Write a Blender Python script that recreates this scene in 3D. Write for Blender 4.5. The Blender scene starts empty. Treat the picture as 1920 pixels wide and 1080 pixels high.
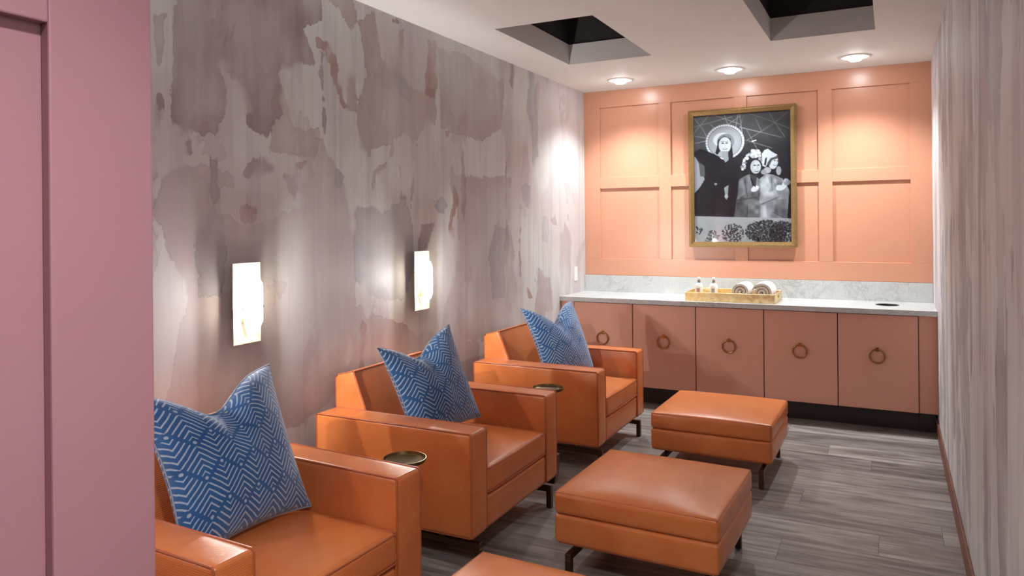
import bpy, bmesh, math, random
import numpy as np
from mathutils import Vector, Matrix

scene = bpy.context.scene
COL = scene.collection

# ------------------------------------------------------------------ camera
YAW, ROLL, F_PX = math.atan2(710, 1400), 0.0095, 1400.0
fw = Vector((-math.sin(YAW), math.cos(YAW), 0)); rt = Vector((math.cos(YAW), math.sin(YAW), 0)); up = Vector((0, 0, 1))
c, s = math.cos(ROLL), math.sin(ROLL)
cr, cu = rt * c - up * s, rt * s + up * c
cam_data = bpy.data.cameras.new('camera')
cam_data.sensor_width = 36.0
cam_data.lens = F_PX / 1920 * 36.0
cam_data.shift_y = -125 / 1920
cam_data.clip_start = 0.02
cam = bpy.data.objects.new('camera', cam_data); COL.objects.link(cam)
cam.matrix_world = Matrix(((cr.x, cu.x, -fw.x, 0), (cr.y, cu.y, -fw.y, 0), (cr.z, cu.z, -fw.z, 1.6), (0, 0, 0, 1)))
scene.camera = cam

# ------------------------------------------------------------------ light levels, exposure
world = bpy.data.worlds.new('world'); scene.world = world
world.use_nodes = True
world.node_tree.nodes['Background'].inputs[0].default_value = (0.5, 0.48, 0.5, 1)
world.node_tree.nodes['Background'].inputs[1].default_value = 0.05
vs = scene.view_settings
vs.view_transform = 'Standard'; vs.look = 'None'; vs.gamma = 1.0; vs.use_curve_mapping = False
vs.exposure = EXPOSURE = 1.18
CAN_POWER, CAN_COLOR = 58.0, (0.96, 0.985, 1.0)
SCONCE_POWER, SCONCE_COLOR = 16.0, (1.0, 0.97, 0.95)
HALL_FILL_POWER, HALL_FILL_COLOR = 130.0, (0.95, 0.97, 1.0)  # added fill light in the hall, out of view

# ------------------------------------------------------------------ room measures
XL, XR, YB, YF, ZC = -2.685, 0.30, 6.885, 0.842, 2.857
HX, HY = -1.10, -1.7          # hall: left wall plane, end behind the camera

# ------------------------------------------------------------------ helpers
def srgb(r, g, b):
    def f(v):
        v /= 255.0
        return v / 12.92 if v <= 0.04045 else ((v + 0.055) / 1.055) ** 2.4
    return (f(r), f(g), f(b), 1.0)

class S:
    """A shader socket with arithmetic."""
    def __init__(self, m, sock): self.m, self.k = m, sock
    def _b(self, op, o=None, o2=None): return self.m.math(op, self, o, o2)
    def __add__(self, o): return self._b('ADD', o)
    __radd__ = __add__
    def __sub__(self, o): return self._b('SUBTRACT', o)
    def __rsub__(self, o): return self.m.math('SUBTRACT', o, self)
    def __mul__(self, o): return self._b('MULTIPLY', o)
    __rmul__ = __mul__
    def __truediv__(self, o): return self._b('DIVIDE', o)
    def floor(self): return self._b('FLOOR')
    def fract(self): return self._b('FRACT')
    def abs(self): return self._b('ABSOLUTE')
    def max(self, o): return self._b('MAXIMUM', o)
    def min(self, o): return self._b('MINIMUM', o)
    def lt(self, o): return self._b('LESS_THAN', o)
    def gt(self, o): return self._b('GREATER_THAN', o)
    def mod(self, o): return self._b('FLOORED_MODULO', o)
    def sin(self): return self._b('SINE')
    def pow(self, o): return self._b('POWER', o)

class Mat:
    def __init__(self, name):
        self.mat = bpy.data.materials.new(name); self.mat.use_nodes = True
        self.t = self.mat.node_tree; self.n = self.t.nodes; self.bsdf = self.n['Principled BSDF']; self.out = self.n['Material Output']
    def put(self, sock, v):
        if isinstance(v, S): self.t.links.new(v.k, sock)
        elif v is not None: sock.default_value = v
    def math(self, op, a, b=None, c=None):
        nd = self.n.new('ShaderNodeMath'); nd.operation = op
        for i, v in enumerate((a, b, c)):
            if v is not None: self.put(nd.inputs[i], v)
        return S(self, nd.outputs[0])
    def coord(self, kind='Object'):
        return S(self, self.n.new('ShaderNodeTexCoord').outputs[kind])
    def uv(self): return S(self, self.n.new('ShaderNodeTexCoord').outputs['UV'])
    def sep(self, v):
        nd = self.n.new('ShaderNodeSeparateXYZ'); self.put(nd.inputs[0], v)
        return [S(self, o) for o in nd.outputs]
    def comb(self, x, y, z):
        nd = self.n.new('ShaderNodeCombineXYZ')
        for i, v in enumerate((x, y, z)): self.put(nd.inputs[i], v)
        return S(self, nd.outputs[0])
    def noise(self, vec, scale, detail=3.0, rough=0.55, dist=0.0, out='Fac'):
        nd = self.n.new('ShaderNodeTexNoise'); self.put(nd.inputs['Vector'], vec)
        nd.inputs['Scale'].default_value = scale; nd.inputs['Detail'].default_value = detail
        nd.inputs['Roughness'].default_value = rough; nd.inputs['Distortion'].default_value = dist
        return S(self, nd.outputs[out])
    def step(self, v, lo, hi, a=0.0, b=1.0):
        nd = self.n.new('ShaderNodeMapRange'); nd.interpolation_type = 'SMOOTHSTEP'
        self.put(nd.inputs['Value'], v)
        for k, x in (('From Min', lo), ('From Max', hi), ('To Min', a), ('To Max', b)): self.put(nd.inputs[k], x)
        return S(self, nd.outputs[0])
    def mix(self, f, a, b, mode='MIX'):
        nd = self.n.new('ShaderNodeMix'); nd.data_type = 'RGBA'; nd.blend_type = mode
        self.put(nd.inputs[0], f); self.put(nd.inputs[6], a); self.put(nd.inputs[7], b)
        return S(self, nd.outputs[2])
    def attr(self, name):
        nd = self.n.new('ShaderNodeAttribute'); nd.attribute_name = name
        return S(self, nd.outputs['Color'])
    def rnd(self):
        nd = self.n.new('ShaderNodeObjectInfo'); return S(self, nd.outputs['Random'])
    def normal(self):
        return S(self, self.n.new('ShaderNodeNewGeometry').outputs['Normal'])
    def bump(self, h, strength=0.2, dist=0.002):
        nd = self.n.new('ShaderNodeBump'); nd.inputs['Strength'].default_value = strength; nd.inputs['Distance'].default_value = dist
        self.put(nd.inputs['Height'], h); self.t.links.new(nd.outputs[0], self.bsdf.inputs['Normal'])
    def set(self, color=None, rough=None, metal=None, spec=None, coat=None, coat_rough=None, emit=None, emit_s=None, sheen=None):
        i = self.bsdf.inputs
        for k, v in (('Base Color', color), ('Roughness', rough), ('Metallic', metal), ('Specular IOR Level', spec), ('Coat Weight', coat),
                     ('Coat Roughness', coat_rough), ('Emission Color', emit), ('Emission Strength', emit_s), ('Sheen Weight', sheen)):
            if v is not None: self.put(i[k], v)
        return self

def simple(name, col, rough=0.5, metal=0.0, **kw):
    return Mat(name).set(color=col, rough=rough, metal=metal, **kw).mat

# ---- mesh builders: each returns a bmesh
def new_bm(): return bmesh.new()

def add_box(bm, x0, x1, y0, y1, z0, z1, bevel=0.0, seg=2):
    m = Matrix.Translation(((x0 + x1) / 2, (y0 + y1) / 2, (z0 + z1) / 2)) @ Matrix.Diagonal((x1 - x0, y1 - y0, z1 - z0, 1))
    r = bmesh.ops.create_cube(bm, size=1.0, matrix=m)
    if bevel > 0:
        es = list({e for v in r['verts'] for e in v.link_edges})
        bmesh.ops.bevel(bm, geom=es, offset=bevel, segments=seg, profile=0.5, affect='EDGES')
    return bm

def box(*a, **k): return add_box(new_bm(), *a, **k)

def add_soft(bm, x0, x1, y0, y1, z0, z1, r=0.02, n=10, crown=0.0, puff=0.0, wr=0.0, seed=0):
    """Upholstered block: rounded edges, crowned top, slightly puffed sides."""
    h = ((x1 - x0) / 2, (y1 - y0) / 2, (z1 - z0) / 2); cc = Vector(((x0 + x1) / 2, (y0 + y1) / 2, (z0 + z1) / 2))
    def axis(hh):
        rr = min(r, hh * 0.9)
        a = [-hh, -hh + rr * 0.3, -hh + rr * 0.65, -hh + rr]
        k = [(-hh + rr) + (2 * hh - 2 * rr) * i / n for i in range(1, n)]
        return a + k + [-v for v in reversed(a)]
    ax = [axis(v) for v in h]
    cache = {}
    def vert(p):
        key = tuple(round(v, 6) for v in p)
        if key in cache: return cache[key]
        q = Vector(p); inner = Vector([max(-(h[i] - min(r, h[i] * .9)), min(h[i] - min(r, h[i] * .9), q[i])) for i in range(3)])
        d = q - inner
        if d.length > 1e-9: q = inner + d.normalized() * min(r, min(h) * .9)
        ux, uy, uz = q.x / h[0], q.y / h[1], q.z / h[2]
        if q.z > 0: q.z += crown * max(0, 1 - abs(ux) ** 2.6) * max(0, 1 - abs(uy) ** 2.6) * uz
        if puff:
            kx = puff * (1 - uy * uy) * (1 - uz * uz); ky = puff * (1 - ux * ux) * (1 - uz * uz)
            q.x += kx * (1 if ux > .98 else -1 if ux < -.98 else 0); q.y += ky * (1 if uy > .98 else -1 if uy < -.98 else 0)
        cache[key] = bm.verts.new(q + cc); return cache[key]
    for a in range(3):
        b, d = (a + 1) % 3, (a + 2) % 3
        for sgn in (-1, 1):
            for i in range(len(ax[b]) - 1):
                for j in range(len(ax[d]) - 1):
                    vs_ = []
                    for (ii, jj) in ((i, j), (i + 1, j), (i + 1, j + 1), (i, j + 1)):
                        p = [0, 0, 0]; p[a] = sgn * h[a]; p[b] = ax[b][ii]; p[d] = ax[d][jj]; vs_.append(vert(p))
                    if sgn < 0: vs_.reverse()
                    if len(set(vs_)) == 4:
                        try: bm.faces.new(vs_)
                        except ValueError: pass
    return bm

def soft(*a, **k): return add_soft(new_bm(), *a, **k)

def add_prism(bm, pts, axis, a0, a1, bevel=0.0, seg=2):
    """Extrude a 2-D outline along an axis ('x','y','z'); outline is in the other two axes in order."""
    def p3(p, a):
        return {'x': (a, p[0], p[1]), 'y': (p[0], a, p[1]), 'z': (p[0], p[1], a)}[axis]
    lo = [bm.verts.new(p3(p, a0)) for p in pts]; hi = [bm.verts.new(p3(p, a1)) for p in pts]
    fs = [bm.faces.new(lo), bm.faces.new(hi[::-1])]
    n = len(pts)
    for i in range(n): fs.append(bm.faces.new((lo[i], hi[i], hi[(i + 1) % n], lo[(i + 1) % n])))
    bmesh.ops.recalc_face_normals(bm, faces=fs)
    if bevel > 0:
        es = list({e for f in fs for e in f.edges})
        bmesh.ops.bevel(bm, geom=es, offset=bevel, segments=seg, profile=0.5, affect='EDGES')
    return bm

def prism(*a, **k): return add_prism(new_bm(), *a, **k)

def add_tube(bm, pts, r, n=8, closed=False):
    pts = [Vector(p) for p in pts]; N = len(pts); rings = []
    for i, p in enumerate(pts):
        a = pts[(i - 1) % N] if (closed or i > 0) else p
        b = pts[(i + 1) % N] if (closed or i < N - 1) else p
        t = (b - a).normalized()
        ref = Vector((0, 0, 1)) if abs(t.z) < 0.9 else Vector((1, 0, 0))
        u = t.cross(ref).normalized(); w = u.cross(t).normalized()
        rings.append([bm.verts.new(p + (u * math.cos(2 * math.pi * k / n) + w * math.sin(2 * math.pi * k / n)) * r) for k in range(n)])
    for i in range(N if closed else N - 1):
        A, B = rings[i], rings[(i + 1) % N]
        off = 0
        if closed and i == N - 1:
            off = min(range(n), key=lambda o: sum((A[k].co - B[(k + o) % n].co).length for k in range(n)))
        for k in range(n):
            bm.faces.new((A[k], A[(k + 1) % n], B[(k + 1 + off) % n], B[(k + off) % n]))
    if not closed:
        bm.faces.new(rings[0][::-1]); bm.faces.new(rings[-1])
    bmesh.ops.recalc_face_normals(bm, faces=bm.faces[:])
    return bm

def tube(*a, **k): return add_tube(new_bm(), *a, **k)

def add_lathe(bm, prof, n=24, center=(0, 0, 0)):
    """Revolve (radius, z) profile about the z axis."""
    cx, cy, cz = center; rings = []
    for r, z in prof:
        if r < 1e-6: rings.append([bm.verts.new((cx, cy, cz + z))])
        else: rings.append([bm.verts.new((cx + r * math.cos(2 * math.pi * k / n), cy + r * math.sin(2 * math.pi * k / n), cz + z)) for k in range(n)])
    for A, B in zip(rings, rings[1:]):
        for k in range(n):
            a0, a1 = A[k % len(A)], A[(k + 1) % len(A)]; b0, b1 = B[k % len(B)], B[(k + 1) % len(B)]
            vs_ = []
            for v in (a0, a1, b1, b0):
                if v not in vs_: vs_.append(v)
            if len(vs_) >= 3: bm.faces.new(vs_)
    bmesh.ops.recalc_face_normals(bm, faces=bm.faces[:])
    return bm

def lathe(*a, **k): return add_lathe(new_bm(), *a, **k)

def obj(name, bm, mat, parent=None, smooth=False, angle=40):
    me = bpy.data.meshes.new(name); bm.to_mesh(me); bm.free()
    if mat is not None: me.materials.append(mat)
    if smooth:
        me.shade_smooth()
        try: me.set_sharp_from_angle(angle=math.radians(angle))
        except Exception: pass
    o = bpy.data.objects.new(name, me); COL.objects.link(o)
    if parent is not None: o.parent = parent
    return o

def thing(name, label, cat, loc=(0, 0, 0), rz=0.0, group=None):
    o = bpy.data.objects.new(name, None); o.empty_display_size = 0.1; COL.objects.link(o)
    o.location = loc; o.rotation_euler = (0, 0, rz)
    return tag(o, label, cat, group)

def tag(o, label, cat, group=None):
    o['label'] = label; o['category'] = cat
    if group: o['group'] = group
    return o

def struct(o, label=None):
    o['kind'] = 'structure'
    if label: o['label'] = label
    return o

def dup(root, label, loc, rz):
    r = root.copy(); COL.objects.link(r); r.location = loc; r.rotation_euler = (0, 0, rz); r['label'] = label
    for ch in list(root.children):
        d = ch.copy(); COL.objects.link(d); d.parent = r
        for g in list(ch.children):
            e = g.copy(); COL.objects.link(e); e.parent = d
    return r

rng = random.Random(7)

# painted stains of the left wall, (y, z) outlines in metres
WASH = {
  0: [[(2.16,2.47),(2.16,2.63),(3.08,2.9),(3.08,2.78),(3.07,2.69),(3.02,2.65),(2.94,2.6),(2.98,2.53),(3.03,2.44),(2.94,2.43),(2.87,2.36),(2.76,2.34),(2.81,2.29),(2.79,2.15),(2.71,2.07),(2.71,2.03),(2.68,2.01),(2.58,2.05),(2.52,2.17),(2.49,2.26),(2.42,2.29),(2.44,2.22),(2.45,2.16),(2.42,2.09),(2.4,2.03),(2.4,1.97),(2.39,1.93),(2.37,1.98),(2.34,2.0),(2.31,1.95),(2.29,1.99),(2.26,1.99),(2.24,1.93),(2.27,1.91),(2.24,1.89),(2.21,1.9),(2.22,1.92),(2.21,1.97),(2.19,1.98),(2.18,2.04),(2.16,2.0),(2.15,2.01)],
      [(2.06,2.47),(2.13,2.48),(2.11,2.33),(2.1,2.25),(2.07,2.26),(2.06,2.39)],
      [(2.06,2.08),(2.09,2.14),(2.11,2.1),(2.09,2.03),(2.07,1.95),(2.06,1.93)],
      [(5.33,3.11),(5.38,2.87),(5.33,2.6),(5.27,2.72)]],
  1: [[(2.06,1.65),(2.09,1.77),(2.13,1.83),(2.21,1.86),(2.35,1.86),(2.4,1.86),(2.45,1.84),(2.49,1.8),(2.48,1.77),(2.38,1.76),(2.39,1.7),(2.42,1.65),(2.58,1.6),(2.68,1.62),(2.84,1.66),(2.9,1.72),(2.93,1.84),(2.96,1.93),(3.02,2.04),(3.08,2.06),(3.14,1.97),(3.23,1.86),(3.3,1.74),(3.34,1.59),(3.35,1.29),(3.33,1.06),(3.26,0.71),(2.88,0.57),(2.08,0.77),(2.16,1.11),(2.22,1.28),(2.18,1.38),(2.12,1.51)],
      [(3.31,1.12),(3.41,1.13),(3.44,1.07),(3.5,1.07),(3.6,1.02),(4.76,0.72),(4.75,0.18),(3.21,0.55)],
      [(4.44,1.92),(4.78,1.93),(5.3,1.96),(5.25,1.58),(5.34,1.32),(5.38,0.98),(5.67,0.59),(4.18,0.81),(4.4,1.29),(4.46,1.47)],
      [(4.22,2.76),(4.49,2.8),(5.18,2.7),(5.13,2.32),(4.79,2.19),(4.41,2.21),(4.25,2.23)],
      [(6.26,1.47),(6.38,1.57),(6.58,1.42),(6.44,0.87),(6.24,0.89)],
      [(5.79,1.21),(6.01,1.1),(6.12,0.81),(5.67,0.77)]],
  2: [[(2.36,1.69),(2.32,1.68),(2.29,1.65),(2.27,1.58),(2.27,1.46),(2.28,1.28),(2.41,1.26),(2.43,1.48),(2.42,1.6),(2.4,1.67)],
      [(3.32,1.65),(3.37,1.7),(3.51,1.71),(3.59,1.67),(3.67,1.69),(3.79,1.71),(3.79,1.75),(3.85,1.77),(3.82,1.71),(3.89,1.67),(3.91,1.59),(3.92,1.45),(3.93,1.32),(3.82,1.13),(3.45,1.16),(3.33,1.29)],
      [(5.44,1.86),(5.54,1.92),(5.64,1.89),(5.65,1.8),(5.6,1.7),(5.47,1.76)],
      [(5.89,1.63),(5.96,1.66),(6.02,1.57),(5.99,1.41),(5.86,1.44)],
      [(4.32,1.71),(4.25,1.76),(4.15,1.74),(4.19,1.7),(4.27,1.66)],
      [(4.34,1.91),(4.41,2.03),(4.45,1.92),(4.42,1.66),(4.37,1.84)],
      [(3.18,1.9),(3.26,1.86),(3.23,1.77),(3.18,1.8)],
      [(3.63,2.58),(3.71,2.66),(3.76,2.54),(3.85,2.49),(3.93,2.42),(3.9,2.33),(3.71,2.43)],
      [(5.02,1.58),(5.18,1.54),(5.17,1.0),(4.97,1.02),(4.89,1.34)],
      [(5.62,2.95),(5.77,2.85),(5.81,2.17),(5.7,1.94),(5.59,2.55)]],
  3: [[(2.5,1.7),(2.62,1.69),(2.62,1.62),(2.58,1.59),(2.51,1.6),(2.5,1.65)],
      [(3.04,2.57),(3.16,2.59),(3.2,2.52),(3.21,2.41),(3.24,2.36),(3.27,2.27),(3.3,2.21),(3.24,2.23),(3.18,2.33),(3.14,2.43),(3.11,2.52),(3.04,2.53)],
      [(4.29,2.22),(4.34,2.24),(4.38,2.2),(4.31,2.16)],
      [(3.36,0.78),(3.37,0.96),(3.4,1.05),(3.46,1.02),(3.44,0.95),(3.41,0.77)],
      [(4.41,1.85),(4.48,1.76),(4.39,1.59),(4.44,1.47),(4.34,1.49),(4.32,1.55),(4.39,1.7)],
      [(3.69,2.84),(3.77,2.84),(3.78,2.82),(3.7,2.8)],
      [(6.05,1.63),(6.15,1.66),(6.19,1.57),(6.09,1.55)],
      [(2.87,1.91),(2.95,1.92),(2.94,1.86),(2.87,1.87)],
      [(5.53,1.07),(5.63,1.0),(5.71,0.94),(5.57,0.96)],
      [(4.1,2.79),(4.21,2.79),(4.21,2.49),(4.16,2.41),(4.06,2.42),(4.09,2.63)]],
  4: [[(3.39,2.74),(3.47,2.45),(3.39,2.38),(3.37,2.02),(3.47,1.96),(3.5,2.03),(3.7,2.07),(3.63,1.91),(3.54,1.86),(3.51,1.76),(3.48,1.81),(3.51,1.91),(3.73,2.01),(3.72,2.1),(3.84,2.15),(3.93,2.09),(4.02,2.19),(4.18,2.24),(4.21,2.35),(4.16,2.47),(4.09,2.47),(3.96,2.45),(3.83,2.52),(3.83,2.8),(3.77,2.77),(3.71,2.56),(3.6,2.6),(3.53,2.84)],
      [(3.07,2.84),(3.25,2.89),(3.34,2.85),(3.37,2.74),(3.33,2.67),(3.24,2.77)],
      [(2.73,2.3),(2.81,2.29),(2.86,2.08),(3.06,2.09),(3.07,2.04),(3.02,1.96),(2.9,1.94),(2.7,1.94)],
      [(3.28,2.48),(3.37,2.44),(3.38,2.23),(3.3,2.2),(3.26,2.3)]],
  5: [[(2.51,1.84),(2.58,1.91),(2.63,1.93),(2.68,1.93),(2.72,1.9),(2.75,1.88),(2.73,1.84),(2.68,1.82),(2.66,1.79),(2.64,1.65),(2.63,1.62),(2.6,1.65),(2.61,1.78),(2.58,1.8),(2.53,1.82)],
      [(2.34,2.0),(2.34,1.88),(2.35,1.69),(2.38,1.69),(2.39,1.84),(2.38,1.92),(2.36,1.89),(2.36,1.98)],
      [(3.07,2.51),(3.08,2.27),(3.09,2.08),(3.11,2.01),(3.14,1.97),(3.11,2.05),(3.1,2.28),(3.08,2.52)],
      [(4.0,1.59),(4.16,1.59),(4.13,1.52),(4.07,1.42),(3.98,1.42)],
      [(5.2,2.21),(5.22,2.08),(5.2,1.66),(5.25,1.49),(5.22,1.24),(5.14,1.17),(5.18,1.5),(5.18,1.75)],
      [(3.77,1.95),(3.79,1.94),(3.81,1.79),(3.82,1.75),(3.78,1.75),(3.79,1.82)],
      [(3.94,2.11),(3.97,2.1),(3.93,1.86),(3.9,1.66),(3.89,1.66),(3.91,1.89)],
      [(2.79,1.85),(2.94,1.85),(2.88,1.83),(2.89,1.76),(2.87,1.7),(2.82,1.76)],
      [(2.05,1.89),(2.08,1.87),(2.08,1.79),(2.05,1.76)],
      [(5.44,1.73),(5.47,1.73),(5.44,1.36),(5.47,0.79),(5.43,0.8),(5.41,1.36)],
      [(4.53,2.18),(4.56,2.18),(4.54,2.0),(4.58,1.92),(4.56,1.58),(4.53,1.58),(4.52,1.88)]],
}

# ------------------------------------------------------------------ materials
def paint(name, col, rough=0.42, spec=0.4):
    m = Mat(name); p = m.coord()
    n = m.noise(p, 3.0, 3)
    m.set(color=m.mix(n, tuple(v * 0.96 for v in col[:3]) + (1,), tuple(min(1, v * 1.03) for v in col[:3]) + (1,)), rough=rough, spec=spec)
    m.bump(m.noise(p, 260, 2), 0.06, 0.001)
    return m.mat

M_SALMON = paint('salmon_satin_paint', srgb(208, 150, 121), 0.28, 0.5)
M_CAB = paint('terracotta_cabinet_lacquer', srgb(220, 162, 141), 0.45, 0.4)
M_PINK = paint('dusty_pink_paint', srgb(148, 104, 109), 0.5, 0.35)
M_CEIL = paint('warm_white_ceiling_paint', srgb(226, 227, 225), 0.7, 0.2)
M_DARKCEIL = simple('black_plenum_paint', srgb(58, 54, 54), 0.8)
M_TOE = simple('dark_toe_kick_laminate', srgb(48, 40, 38), 0.5)
M_WHITE = simple('white_plastic', srgb(236, 233, 228), 0.4)
M_CHROME = simple('chrome', srgb(190, 190, 192), 0.15, 1.0)
M_STEEL = simple('dark_steel', srgb(105, 100, 98), 0.3, 1.0)
M_BRONZE = simple('bronze_metal', srgb(105, 84, 64), 0.38, 1.0)
M_BRASS = simple('brushed_brass', srgb(172, 126, 78), 0.24, 1.0)
M_TRAYBRASS = simple('aged_brass_dish', srgb(128, 110, 76), 0.32, 1.0)
M_BLACK = simple('black_cavity', srgb(14, 12, 12), 0.8)
M_IVORY = simple('champagne_metal_lacquer', srgb(108, 102, 88), 0.4)

def wood(name, dark, mid, light, rough):
    m = Mat(name); x, y, z = m.sep(m.coord()); r = m.rnd()
    off = r * 37.0
    g1 = m.noise(m.comb(x * 1.1 + off, y * 11.0 + off, z), 2.2, 5, 0.6, 0.6)
    g2 = m.noise(m.comb(x * 2.5 + off, y * 70.0, off), 2.0, 4, 0.6)
    g3 = m.noise(m.comb(x * 0.9 + off, y * 3.0 + off * 2.0, z), 1.6, 3, 0.5, 0.4)
    tone = m.sep(S(m, m.n.new('ShaderNodeObjectInfo').outputs['Color']))[0]
    col = m.mix(m.step(g1 * 0.6 + g3 * 0.4, 0.36, 0.62), dark, light)
    col = m.mix(0.3, col, mid)
    col = m.mix(m.step(g2, 0.35, 0.75) * 0.35, col, dark)
    col = m.mix(m.step(g1 * g3, 0.33, 0.42) * 0.0, col, dark)
    col = m.mix(0.8, col, m.mix(tone, (0.46, 0.43, 0.42, 1), (1.08, 1.08, 1.07, 1)), 'MULTIPLY')
    m.set(color=col, rough=rough, spec=0.4)
    m.bump(g2, 0.12, 0.001)
    return m.mat

M_PLANK = wood('grey_oak_plank', srgb(92, 82, 79), srgb(140, 131, 127), srgb(182, 178, 173), 0.42)
M_BASE = wood('brown_baseboard_wood', srgb(88, 52, 42), srgb(112, 68, 54), srgb(134, 86, 68), 0.45)
M_SUB = simple('floor_joint', srgb(60, 52, 48), 0.8)

def quartz(name, base, vein):
    m = Mat(name); p = m.coord()
    f = m.noise(p, 95, 4, 0.7); g = m.noise(p, 14, 5, 0.65, 0.8)
    v = m.noise(p, 4.5, 6, 0.7, 1.6); ridge = m.step((v - 0.5).abs(), 0.0, 0.035, 1.0, 0.0)
    area = m.step(m.noise(p, 1.8, 2), 0.50, 0.66)
    col = m.mix(m.step(f, 0.35, 0.7) * 0.5 + m.step(g, 0.4, 0.75) * 0.25, base, m.mix(0.5, base, vein))
    col = m.mix(ridge * area * 0.38, col, vein)
    m.set(color=col, rough=0.12, spec=0.5)
    return m.mat

M_QUARTZ = quartz('pale_grey_quartz', srgb(208, 210, 208), srgb(112, 116, 118))

def leather():
    m = Mat('orange_ribbed_leather'); p = m.coord(); x, y, z = m.sep(p)
    nz = m.sep(m.normal())[2].abs()
    flat = nz.gt(0.6)
    wob = m.noise(p, 18, 1) * 0.0022
    t = flat * x + (1.0 - flat) * z + wob
    rib = (t * (2 * math.pi / 0.0068)).sin()
    big = m.noise(p, 6, 4, 0.6); fine = m.noise(p, 320, 2)
    r = m.rnd()
    col = m.mix(m.step(big, 0.3, 0.75), srgb(212, 120, 64), srgb(220, 134, 76))
    col = m.mix(m.step(rib, -1.0, 0.2, 0.13, 0.0), col, srgb(140, 62, 28))
    m.set(color=col, rough=0.28, spec=0.55)
    m.bump(rib * 0.45 + fine * 0.4 + m.noise(p, 9, 1) * 1.2, 0.28, 0.0013)
    return m.mat
M_LEATHER = leather()
M_WELT = simple('orange_leather_welt', srgb(180, 96, 56), 0.4)

def velvet():
    m = Mat('blue_cut_velvet'); u, v, _ = m.sep(m.uv())
    cell = 0.098; k = 1 / (math.sqrt(2) * cell)
    wob = (m.noise(m.coord(), 30, 2) - 0.5) * 0.05
    p = (u + v) * k + wob; q = (v - u) * k + wob
    par = (p.floor() + q.floor()).mod(2.0).gt(0.5)
    fp, fq = p.fract(), q.fract()
    fp = par * fp + (1.0 - par) * (1.0 - fp); fq = par * fq + (1.0 - par) * (1.0 - fq)
    d = fp.max(fq)
    line = m.step(((d * 5.5).fract() - 0.5).abs(), 0.09, 0.19, 1.0, 0.0) * d.gt(0.26) * m.step(fp.min(fq), 0.05, 0.09)
    dot = m.step(((fp - 0.1) * (fp - 0.1) + (fq - 0.1) * (fq - 0.1)), 0.0015, 0.006, 1.0, 0.0)
    pat = line.max(dot)
    n = m.noise(m.coord(), 7, 3)
    blue = m.mix(n, srgb(28, 76, 134), srgb(56, 114, 172))
    pale = m.mix(n, srgb(160, 190, 216), srgb(200, 216, 230))
    m.set(color=m.mix(pat * 0.85, blue, pale), rough=0.75, spec=0.2, sheen=0.5)
    m.bump(1.0 - pat, 0.35, 0.002)
    return m.mat
M_VELVET = velvet()
M_PIPE = simple('pale_blue_seam', srgb(150, 170, 190), 0.7)

def towel():
    m = Mat('white_terry'); p = m.coord()
    m.set(color=m.mix(m.noise(p, 40, 3), srgb(232, 226, 220), srgb(247, 244, 240)), rough=0.95, spec=0.1, sheen=0.3)
    m.bump(m.noise(p, 260, 3, 0.7), 0.6, 0.004)
    return m.mat
M_TOWEL = towel()

def gold_leaf():
    m = Mat('gold_leaf_tray'); p = m.coord()
    n = m.noise(p, 18, 5, 0.65, 0.5)
    m.set(color=m.mix(m.step(n, 0.3, 0.7), srgb(206, 172, 112), srgb(236, 216, 168)), rough=m.step(n, 0.3, 0.7, 0.28, 0.5), metal=0.75)
    m.bump(n, 0.3, 0.002)
    return m.mat
M_GOLD = gold_leaf()

def frame_gold():
    m = Mat('antique_gold_frame'); p = m.coord(); n = m.noise(p, 60, 4, 0.6)
    m.set(color=m.mix(n, srgb(120, 94, 56), srgb(172, 142, 92)), rough=0.42, metal=0.7)
    return m.mat
M_FRAME = frame_gold()

def glow(name, col, strength, mixin=0.0):
    m = Mat(name); m.set(color=(0.9, 0.88, 0.84, 1), rough=0.4, emit=col, emit_s=strength)
    return m.mat
M_LENS = glow('lit_lamp_lens', (0.98, 0.98, 1.0, 1), 32.0)
M_BULB = glow('lit_bulb', (1.0, 0.90, 0.76, 1), 30.0)

def alabaster():
    m = Mat('backlit_alabaster'); p = m.coord()
    n = m.noise(p, 24, 4, 0.6, 0.5)
    m.set(color=m.mix(n, srgb(240, 230, 210), srgb(252, 248, 240)), rough=0.35, emit=m.mix(n, (1.0, 0.84, 0.62, 1), (1.0, 0.95, 0.88, 1)), emit_s=0.45)
    tr = m.n.new('ShaderNodeBsdfTransparent'); mx = m.n.new('ShaderNodeMixShader'); mx.inputs[0].default_value = 0.42
    m.t.links.new(tr.outputs[0], mx.inputs[1]); m.t.links.new(m.bsdf.outputs[0], mx.inputs[2]); m.t.links.new(mx.outputs[0], m.out.inputs['Surface'])
    return m.mat
M_ALAB = alabaster()

def glass():
    m = Mat('picture_glass')
    tr = m.n.new('ShaderNodeBsdfTransparent'); gl = m.n.new('ShaderNodeBsdfGlossy'); gl.inputs['Roughness'].default_value = 0.02
    lw = S(m, m.n.new('ShaderNodeLayerWeight').outputs['Facing'])
    mx = m.n.new('ShaderNodeMixShader')
    m.put(mx.inputs[0], lw.pow(5.0) * 0.5 + 0.022); m.t.links.new(tr.outputs[0], mx.inputs[1]); m.t.links.new(gl.outputs[0], mx.inputs[2])
    m.t.links.new(mx.outputs[0], m.out.inputs['Surface'])
    return m.mat
M_GLASS = glass()

def vcol(name, rough=0.6):
    m = Mat(name); m.set(color=m.attr('Col'), rough=rough, spec=0.3); return m.mat
M_PRINT = vcol('monochrome_photo_print', 0.5)

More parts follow.
